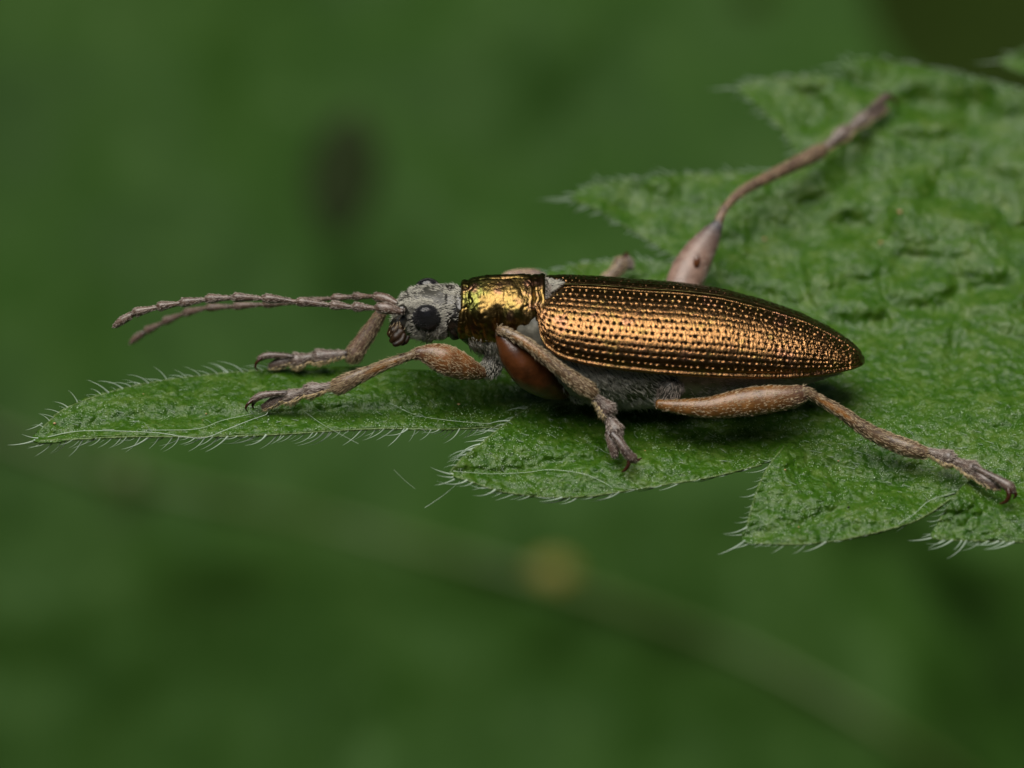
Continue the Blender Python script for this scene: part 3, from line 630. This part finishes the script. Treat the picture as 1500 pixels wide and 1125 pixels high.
    at = o.data.attributes.new('pit', 'FLOAT', 'POINT'); at.data.foreach_set('value', pa.ravel().astype(np.float32))
    return o
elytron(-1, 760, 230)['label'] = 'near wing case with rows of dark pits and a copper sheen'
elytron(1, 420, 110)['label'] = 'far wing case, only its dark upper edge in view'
# bright seam between the wing cases
rows = [(a, b - .6, float((PY(a, b, 0) @ F_)) - .02, .65) for a, b in SUT if 824 <= a <= 1262]
seam = chitin('golden green seam', (.02, .02, .006), (.11, .095, .03), .3, 4, .5, .2, .9)
grid_mesh('seam', tube_grid(rows, 90, 8), seam, beetle)
# pale rim line of the wing case
# scutellum
sg = np.array([PY(788, 412, .16), PY(806, 410.5, .12), PY(826, 416.5, 0), PY(812, 428, -.10), PY(797, 437, -.2), PY(789, 434, -.22)]) + np.array([0, 0, .035]); cs = sg.mean(0) + np.array([0, 0, .035])
V = [cs] + list(sg) + list(sg + np.array([0, 0, -.08])); Fc = [(0, i + 1, (i + 1) % 6 + 1) for i in range(6)] + [(i + 1, i + 7, (i + 1) % 6 + 7, (i + 1) % 6 + 1) for i in range(6)]
scut = mesh('scutellum', np.array(V), Fc, M['silver'], beetle, smooth=False); bv = scut.modifiers.new('b', 'BEVEL'); bv.width = .012; bv.segments = 2
p = []; 
for _ in range(420):
    i = random.randrange(6); u_, v_ = random.random(), random.random()
    if u_ + v_ > 1: u_, v_ = 1 - u_, 1 - v_
    p.append(cs + u_ * (sg[i] - cs) + v_ * (sg[(i + 1) % 6] - cs))
spikes('scutellum_hair', np.array(p), rng.normal(0, .25, (420, 3)) + np.array([.8, -.25, .25]), .05, .0045, M['hair_white'], beetle)
# collar between pronotum and wing cases
S_ = []
for a, k in ((789, .96), (795, 1.0), (801, .98), (806, .9)):
    c = PY(a, 461, 0); t2 = np.radians(np.linspace(-95, 125, 60)); S_.append(c + np.stack([0 * t2, -.60 * k * np.sin(t2), .545 * k * np.cos(t2)], 1))
grid_mesh('collar', np.array(S_), M['silver'], beetle, wrap=False)
cg = np.array(S_); p, nn, t = sample_grid(cg, 900, None, 9); spikes('collar_hair', p, rng.normal(0, .35, p.shape) + np.array([.6, -.3, -.3]), .05, .004, M['hair_grey'], beetle)

# eyes: black globes set with facets
def eye(px, py, Y, r, back):
    c = PY(px, py, Y); e = part('eye', beetle); u = np.linspace(.001, PI - .001, 28); v = np.linspace(0, 2 * PI, 40, endpoint=False)
    sc3 = np.array([1.0, .62, 1.0])
    Gs = c + np.stack([np.sin(u)[:, None] * np.cos(v)[None], np.cos(u)[:, None] * -1 + 0 * v[None], np.sin(u)[:, None] * np.sin(v)[None]], -1) * r * sc3
    grid_mesh('globe', Gs, M['eye'], e)
    K = 430; i = np.arange(K) + .5; z = 1 - 2 * i / K; ph = PI * (1 + 5 ** .5) * i; nn = np.stack([np.sqrt(1 - z * z) * np.cos(ph), z * np.sign(-back) * -1, np.sqrt(1 - z * z) * np.sin(ph)], 1)
    nn = nn[nn[:, 1] * back < .35] if back > 0 else nn[nn[:, 1] > -.35]
    pos = c + nn * r * sc3; nr = nn / sc3; nr /= np.linalg.norm(nr, axis=1, keepdims=True)
    a = np.cross(nr, [.31, .2, .9]); a /= np.linalg.norm(a, axis=1, keepdims=True); b = np.cross(nr, a); fr = r * .062
    V = []; 
    for rad, hh in ((1.0, 0), (.72, .55), (.0, .85)):
        if rad == 0: V.append(pos + nr * fr * hh)
        else: V += [pos + fr * rad * (math.cos(q) * a + math.sin(q) * b) + nr * fr * hh for q in np.arange(6) * PI / 3]
    V = np.stack(V, 1).reshape(-1, 3); f3 = []
    for q in range(6): f3 += [[q, (q + 1) % 6, 6 + (q + 1) % 6], [q, 6 + (q + 1) % 6, 6 + q], [6 + q, 6 + (q + 1) % 6, 12]]
    Fc = (np.arange(len(pos))[:, None, None] * 13 + np.array(f3)[None]).reshape(-1, 3)
    o = mesh('facets', V, Fc, M['facet'], e); o['kind'] = 'stuff'
eye(625, 467, -.37, .212, 1); eye(627, 427, .30, .20, -1)

# mouthparts, antenna sockets
def blob(name, rows, mat, parent, flat=1.0, n=18, m=16, wob=.06): return grid_mesh(name, tube_grid(rows, n, m, flat, wob), mat, parent)
blob('clypeus', [(592, 466, -.75, 9), (584, 474, -.75, 11), (577, 482, -.75, 9)], M['silver'], beetle)
blob('labrum', [(586, 478, -.85, 8), (577, 486, -.87, 10), (571, 491, -.87, 6)], M['mouth'], beetle)
blob('mandible', [(588, 486, -.95, 8), (579, 495, -.97, 7.5), (573, 500, -.95, 4)], M['mouth'], beetle)
blob('palp', [(592, 490, -1.0, 3.5), (588, 499, -1.03, 4.5), (580, 504, -1.05, 4.2), (576, 504, -1.05, 2.5)], M['mouth'], beetle)
blob('palp', [(598, 493, -.9, 3), (594, 500, -.93, 4), (588, 504, -.95, 3)], M['mouth'], beetle)
B_ = np.array([P(random.gauss(581, 4), random.gauss(484, 7), -.93) for _ in range(120)]); spikes('mouth_hair', B_, rng.normal(0, .3, (120, 3)) + screen(-.3, .8, -.4), .07, .004, M['hair_gold'], beetle)
blob('cheek', [(662, 470, -.62, 8), (664, 480, -.66, 11), (668, 492, -.6, 9)], M['black'], beetle, wob=0)
# ---- antennae
def antenna(bounds, depths, hw, label, nh):
    a = part('antenna', beetle); a['label'] = label
    for i in range(11):
        (x0, y0), (x1, y1) = bounds[i], bounds[i + 1]; d0, d1 = depths[i], depths[i + 1]
        g = lambda t, bow=0: (x0 + (x1 - x0) * t, y0 + (y1 - y0) * t - bow, d0 + (d1 - d0) * t)
        if i == 0: rw = [(*g(0), hw * .75), (*g(.12), hw * .85), (*g(.5, 2), hw * 1.35), (*g(.85, 1), hw * 1.3), (*g(.98), hw * .7)]
        elif i == 10: rw = [(*g(0), hw * .55), (*g(.2), hw * .85), (*g(.6, 1), hw * .95), (*g(.9), hw * .6), (*g(1), hw * .2)]
        else: rw = [(*g(.0), hw * .42), (*g(.08), hw * .52), (*g(.45, .4), hw * .76), (*g(.84, .6), hw * 1.14), (*g(.97), hw * .9)]
        Gt = tube_grid(rw, 26, 14, 1.0, .05, i); s = grid_mesh('antenna_segment', Gt, M['antenna'], a)
        if nh: tube_hair('fuzz', Gt, nh, .036, .0045, M['hair_grey'], a, .35, i)
NB1 = [(590, 457), (549, 451), (518, 450), (485, 447), (435, 442), (385, 437), (341, 436), (302, 438.5), (265, 444), (231, 450), (196, 459), (166, 479)]
antenna(NB1, list(np.linspace(-1.0, -.75, 12)), 6.1, 'near antenna, gently arched and sharp', 230)
NB2 = [(586, 446), (546, 434), (518, 435), (487, 437), (435, 443), (386, 446), (342, 449), (303, 451), (270, 459), (240, 472), (213, 486), (190, 503)]
antenna(NB2, [-.45, -.3, -.1, .05, .3, .5, .7, .9, 1.1, 1.25, 1.4, 1.5], 5.4, 'far antenna, drooping and slightly blurred', 110)
blob('antenna_socket', [(594, 456, -.85, 5), (589, 454, -.92, 8), (585, 453, -.95, 6)], M['black'], beetle, wob=0)
# ---- legs
def leg(label, femur, tibia, tarsus, mats, knee=None, hair=1.0, lobes=None, clawseg=None, claws=None, flat=.8, pad=True, fuzz='hair_gold'):
    l_ = part('leg', beetle); l_['label'] = label; fm, tm, sm_ = mats
    if femur:
        Gf = tube_grid(femur, 54, 26, flat, .02); f = grid_mesh('femur', Gf, fm, l_); fm == M['femur_red'] or tube_hair('femur_hair', Gf, int(1500 * hair * (.0 if fm == M['femur_red'] else 1)), .055, .0042, M[fuzz], l_, .22, 3)
    Gt = tube_grid(tibia, 54, 20, .85, .03); grid_mesh('tibia', Gt, M['tibia'] if tm == M['femur2'] else tm, l_); tube_hair('tibia_hair', Gt, int(1500 * hair), .075, .0042, M['hair_gold'], l_, .16, 4)
    for i, rw in enumerate(tarsus):
        Gs = tube_grid(rw, 22, 16, .8, .05, i); grid_mesh('tarsal_segment', Gs, sm_, l_); tube_hair('tarsal_hair', Gs, int(560 * hair), .06, .0045, M['hair_grey'], l_, .25, 5 + i)
        if pad: tube_hair('pad', Gs, int(900 * hair), .07, .006, M['pad'], l_, .7, 15 + i, -.6)
    for rw in (lobes or []):
        Gs = tube_grid(rw, 20, 14, .7, .04); grid_mesh('tarsal_lobe', Gs, sm_, l_); tube_hair('lobe_hair', Gs, int(300 * hair), .04, .0036, M['hair_grey'], l_, .3, 25)
        if pad: tube_hair('pad', Gs, int(420 * hair), .055, .0045, M['pad'], l_, .5, 26, -.5)
    if clawseg:
        Gs = tube_grid(clawseg, 24, 14, .85, .03); grid_mesh('claw_segment', Gs, M['leg_grey'], l_); tube_hair('claw_hair', Gs, int(200 * hair), .05, .003, M['hair_grey'], l_, .3, 27)
    for rw in (claws or []): grid_mesh('claw', tube_grid(rw, 18, 10), M['claw'], l_)
    return l_
def seg(x0, y0, d0, x1, y1, d1, w0, w1):   # a bell shaped tarsal segment
    f = lambda t, w_: (x0 + (x1 - x0) * t, y0 + (y1 - y0) * t, d0 + (d1 - d0) * t, w_)
    return [f(0, w0 * .7), f(.12, w0 * .85), f(.5, (w0 + w1) / 2 * .92), f(.86, w1 * 1.12), f(1.02, w1 * .95)]
# near front leg
leg('near front leg reaching forward', [(708, 548, -.55, 7), (700, 545, -.65, 11), (680, 538, -.8, 18), (655, 528, -.9, 21.5), (635, 521, -.92, 18), (618, 518, -.92, 11), (607, 519, -.9, 8)],
    [(610, 519, -.92, 6.5), (598, 522, -.9, 6), (570, 532, -.85, 7), (540, 545, -.75, 9), (515, 556, -.7, 11.5), (497, 565, -.65, 12.5), (490, 567, -.63, 10)],
    [seg(492, 564, -.65, 450, 573, -.55, 6, 10), seg(455, 570, -.57, 421, 583, -.5, 5.5, 9.5)], (M['femur'], M['femur2'], M['leg_grey']),
    lobes=[[(424, 580, -.5, 6), (410, 584, -.48, 8), (396, 592, -.45, 7.5), (386, 597, -.43, 5)]],
    clawseg=[(420, 576, -.55, 4), (400, 577, -.56, 4.5), (385, 579, -.56, 5.2), (374, 584, -.55, 5), (368, 588, -.54, 3.5)],
    claws=[[(370, 586, -.56, 2.4), (363, 592, -.58, 2.2), (360, 598, -.56, 1.5), (363, 603, -.52, .5)], [(374, 587, -.5, 2.4), (370, 594, -.48, 2), (372, 599, -.46, .6)]])
# far front leg
leg('far front leg, a little out of focus', None,
    [(572, 440, .15, 6), (562, 453, .2, 8), (545, 480, .25, 11), (528, 505, .28, 13), (518, 520, .3, 14), (513, 526, .3, 10)],
    [seg(508, 518, .25, 462, 524, .28, 7, 11), seg(467, 521, .27, 431, 530, .3, 6.5, 11)], (M['femur2'], M['leg'], M['leg_grey']), hair=.6,
    lobes=[[(434, 527, .3, 6), (420, 529, .3, 8), (405, 534, .32, 8), (396, 537, .33, 5)]],
    clawseg=[(430, 523, .25, 4), (412, 521, .24, 4.4), (392, 521, .24, 5), (380, 525, .25, 4.5)],
    claws=[[(383, 524, .22, 2.6), (376, 531, .22, 2.2), (374, 538, .24, 1.6), (378, 543, .28, .5)]])
# near middle leg: swollen red brown femur with the shin folded over it
leg('near middle leg folded over its rusty thigh', [(735, 486, -1.0, 9), (741, 499, -1.0, 15), (755, 520, -.98, 23), (775, 543, -.9, 26), (797, 561, -.75, 22), (818, 573, -.55, 14), (830, 575, -.4, 8)],
    [(731, 484, -1.08, 7), (742, 487, -1.14, 7.5), (765, 499, -1.22, 8), (790, 517, -1.25, 9), (815, 537, -1.25, 9.5), (840, 556, -1.22, 11.5), (860, 570, -1.18, 12.5), (869, 577, -1.16, 10)],
    [seg(864, 573, -1.17, 893, 604, -1.1, 7, 12), seg(887, 602, -1.1, 903, 634, -1.12, 7, 11.5)], (M['femur_red'], M['femur2'], M['leg_grey']), pad=True,
    lobes=[[(893, 633, -1.14, 7), (896, 645, -1.17, 8), (899, 658, -1.18, 7.5), (901, 668, -1.18, 5.5)], [(899, 633, -1.12, 6), (906, 640, -1.16, 6), (910, 646, -1.16, 4)]],
    clawseg=[(897, 636, -1.2, 6), (908, 648, -1.26, 6), (918, 663, -1.28, 7), (927, 672, -1.26, 7.5), (931, 676, -1.24, 4)],
    claws=[[(922, 672, -1.27, 3.2), (920, 682, -1.27, 2.8), (915, 689, -1.25, 2.2), (910, 691, -1.22, .7)], [(928, 673, -1.25, 3), (934, 674, -1.24, 2.2), (940, 671, -1.22, .7)]])
# near hind leg
leg('near hind leg stretched back along the body', [(964, 592, -1.0, 7), (978, 594, -1.02, 9), (1002, 596, -1.03, 11.5), (1040, 597, -1.04, 15.5), (1085, 590, -1.0, 20), (1125, 585, -1.05, 20), (1155, 582, -1.05, 17), (1178, 577, -1.0, 12.5), (1188, 577, -1.0, 8)],
    [(1176, 574, -1.04, 9), (1186, 577, -1.03, 7.5), (1205, 588, -1.0, 7.5), (1235, 606, -.97, 9), (1265, 627, -.95, 10.5), (1300, 645, -.92, 12), (1335, 658, -.95, 12.5), (1355, 664, -.97, 9)],
    [seg(1352, 659, -.95, 1394, 673, -1.08, 6, 11), seg(1391, 672, -1.07, 1428, 689, -1.25, 6.5, 11)], (M['femur2'], M['femur2'], M['leg_grey']),
    lobes=[[(1424, 689, -1.25, 7), (1440, 701, -1.38, 8.5), (1455, 710, -1.42, 8), (1464, 715, -1.42, 4)]],
    clawseg=[(1426, 684, -1.3, 5), (1445, 694, -1.42, 5), (1462, 703, -1.5, 6), (1478, 713, -1.54, 8), (1485, 720, -1.54, 5)],
    claws=[[(1477, 717, -1.58, 4), (1478, 727, -1.6, 3.6), (1473, 735, -1.58, 2.6), (1464, 738, -1.55, .8)], [(1484, 718, -1.54, 3.4), (1488, 725, -1.54, 2.6), (1484, 731, -1.52, .8)]])
# far hind leg
leg('pale far hind leg raised over the leaf', [(975, 540, .6, 10), (985, 470, 1.0, 20), (1003, 412, 1.3, 27), (1020, 378, 1.45, 25), (1039, 348, 1.55, 17), (1052, 328, 1.6, 8.5)],
    [(1052, 326, 1.62, 7), (1062, 305, 1.75, 6), (1085, 282, 2.0, 7), (1120, 262, 2.3, 8.5), (1160, 243, 2.65, 10), (1195, 225, 2.95, 12), (1207, 219, 3.05, 9)],
    [seg(1203, 220, 3.05, 1240, 192, 3.3, 7, 11), seg(1236, 195, 3.28, 1268, 172, 3.5, 7, 10.5)], (M['pale_leg'], M['leg'], M['leg_grey']), hair=.5, fuzz='hair_grey',
    lobes=[[(1266, 176, 3.5, 6), (1280, 168, 3.6, 8), (1293, 160, 3.7, 7), (1298, 157, 3.75, 4)]],
    clawseg=[(1264, 170, 3.48, 5), (1280, 156, 3.6, 5.5), (1295, 144, 3.75, 7), (1302, 138, 3.8, 4)],
    claws=[[(1300, 142, 3.75, 3.4), (1310, 146, 3.8, 3), (1313, 158, 3.85, 1.2)]])
grid_mesh('spot', tube_grid([(1021, 374, 1.17, 2), (1021, 380, 1.16, 5), (1020, 387, 1.16, 4), (1019, 392, 1.18, 2)], 12, 12, .4), M['femur_red'], beetle)
# far middle leg: thigh swelling behind the pronotum and knee behind the wing case
leg('far middle leg mostly hidden behind the body', [(735, 420, .9, 8), (745, 410, .9, 12), (762, 407, .95, 13), (785, 408, 1.0, 13), (805, 415, 1.0, 8)],
    [(860, 430, 1.6, 9), (885, 412, 1.7, 9), (903, 396, 1.8, 10), (911, 384, 1.85, 11)],
    [seg(908, 394, 1.85, 921, 384, 1.9, 8, 11)], (M['pale_leg'], M['leg'], M['leg_grey']), hair=.4, pad=False,
    claws=[[(914, 383, 1.85, 7), (917, 375, 1.9, 5.5), (918, 370, 1.92, 2)]])
# coxae
for nm, rw, mt in (('coxa', [(722, 520, -.42, 10), (720, 535, -.48, 15), (714, 546, -.5, 12)], 'silver'), ('coxa', [(986, 552, -.86, 10), (983, 565, -.93, 18), (977, 579, -.92, 16), (967, 590, -.92, 8)], 'silver'),
                   ('coxa', [(835, 570, -.3, 10), (850, 575, -.35, 16), (862, 578, -.3, 10)], 'silver')):
    Gc = tube_grid(rw, 26, 20, .9, .03); grid_mesh(nm, Gc, M[mt], beetle); tube_hair('coxa_hair', Gc, 520, .085, .0045, M['hair_grey' if rw[0][0] > 980 else 'hair_white'], beetle, .4, 33)
blob('gena', [(745, 484, -.85, 8), (736, 487, -.9, 10), (730, 492, -.85, 7)], M['leg_grey'], beetle)
# palps of hair under the neck
# ---------------------------------------------------------------- silk threads and specks lying on the leaf
def thread(rows, label  , r=.45, surf=True):
    rw = [(a, b, (surf_depth(a, b) - .05) if len(q) == 0 else q[0], r * .62) for a, b, *q in rows]
    o = grid_mesh('silk_thread', tube_grid(rw, 70, 6), M['silk'], None); tag(o, label, 'silk thread'); return o
thread([(70, 640), (110, 632), (160, 631, -.95), (230, 634, -.95), (270, 640, -.95), (300, 641, -.95), (330, 630, -.9), (365, 616, -.8), (388, 608, -.62), (392, 604, -.55)], 'longest white silk thread, wavy, from leaf tip to front foot', .75)
thread([(150, 629), (230, 630), (290, 628), (325, 616), (370, 606)], 'fine white silk thread above the wavy one near the leaf tip', .5)
thread([(445, 602), (470, 620), (495, 634, -1.1), (525, 650, -1.1)], 'short straight silk thread hanging over the lower edge behind the front foot', .4)
thread([(570, 590), (610, 608), (660, 616), (720, 621)], 'faint silk thread along the rim under the front thigh', .4)
thread([(664, 690), (720, 694), (770, 692), (805, 688), (850, 693), (875, 702), (896, 713)], 'arched silk thread across the middle lobe below the middle foot', .5)
thread([(674, 705), (650, 725, -1.3), (622, 744, -1.3)], 'loose silk thread trailing below the tip of the middle lobe', .4)
thread([(1316, 768), (1340, 752, -1.5), (1362, 733, -1.4), (1398, 722)], 'silk thread bridging the notch below the hind foot', .6)
thread([(577, 688, -1.2), (592, 703, -1.2), (608, 716, -1.2)], 'faint floating silk strand left of the middle lobe', .25)
o = mesh('black_speck', (ico_v * np.array([.035, .03, .035])) + P(1243, 743, surf_depth(1243, 743) - .03), ico_f, M['black']); tag(o, 'tiny black speck on the leaf below the hind leg', 'speck')
md = o.modifiers.new('s', 'SUBSURF'); md.levels = 2; md.render_levels = 2
print('hairs', nhair)
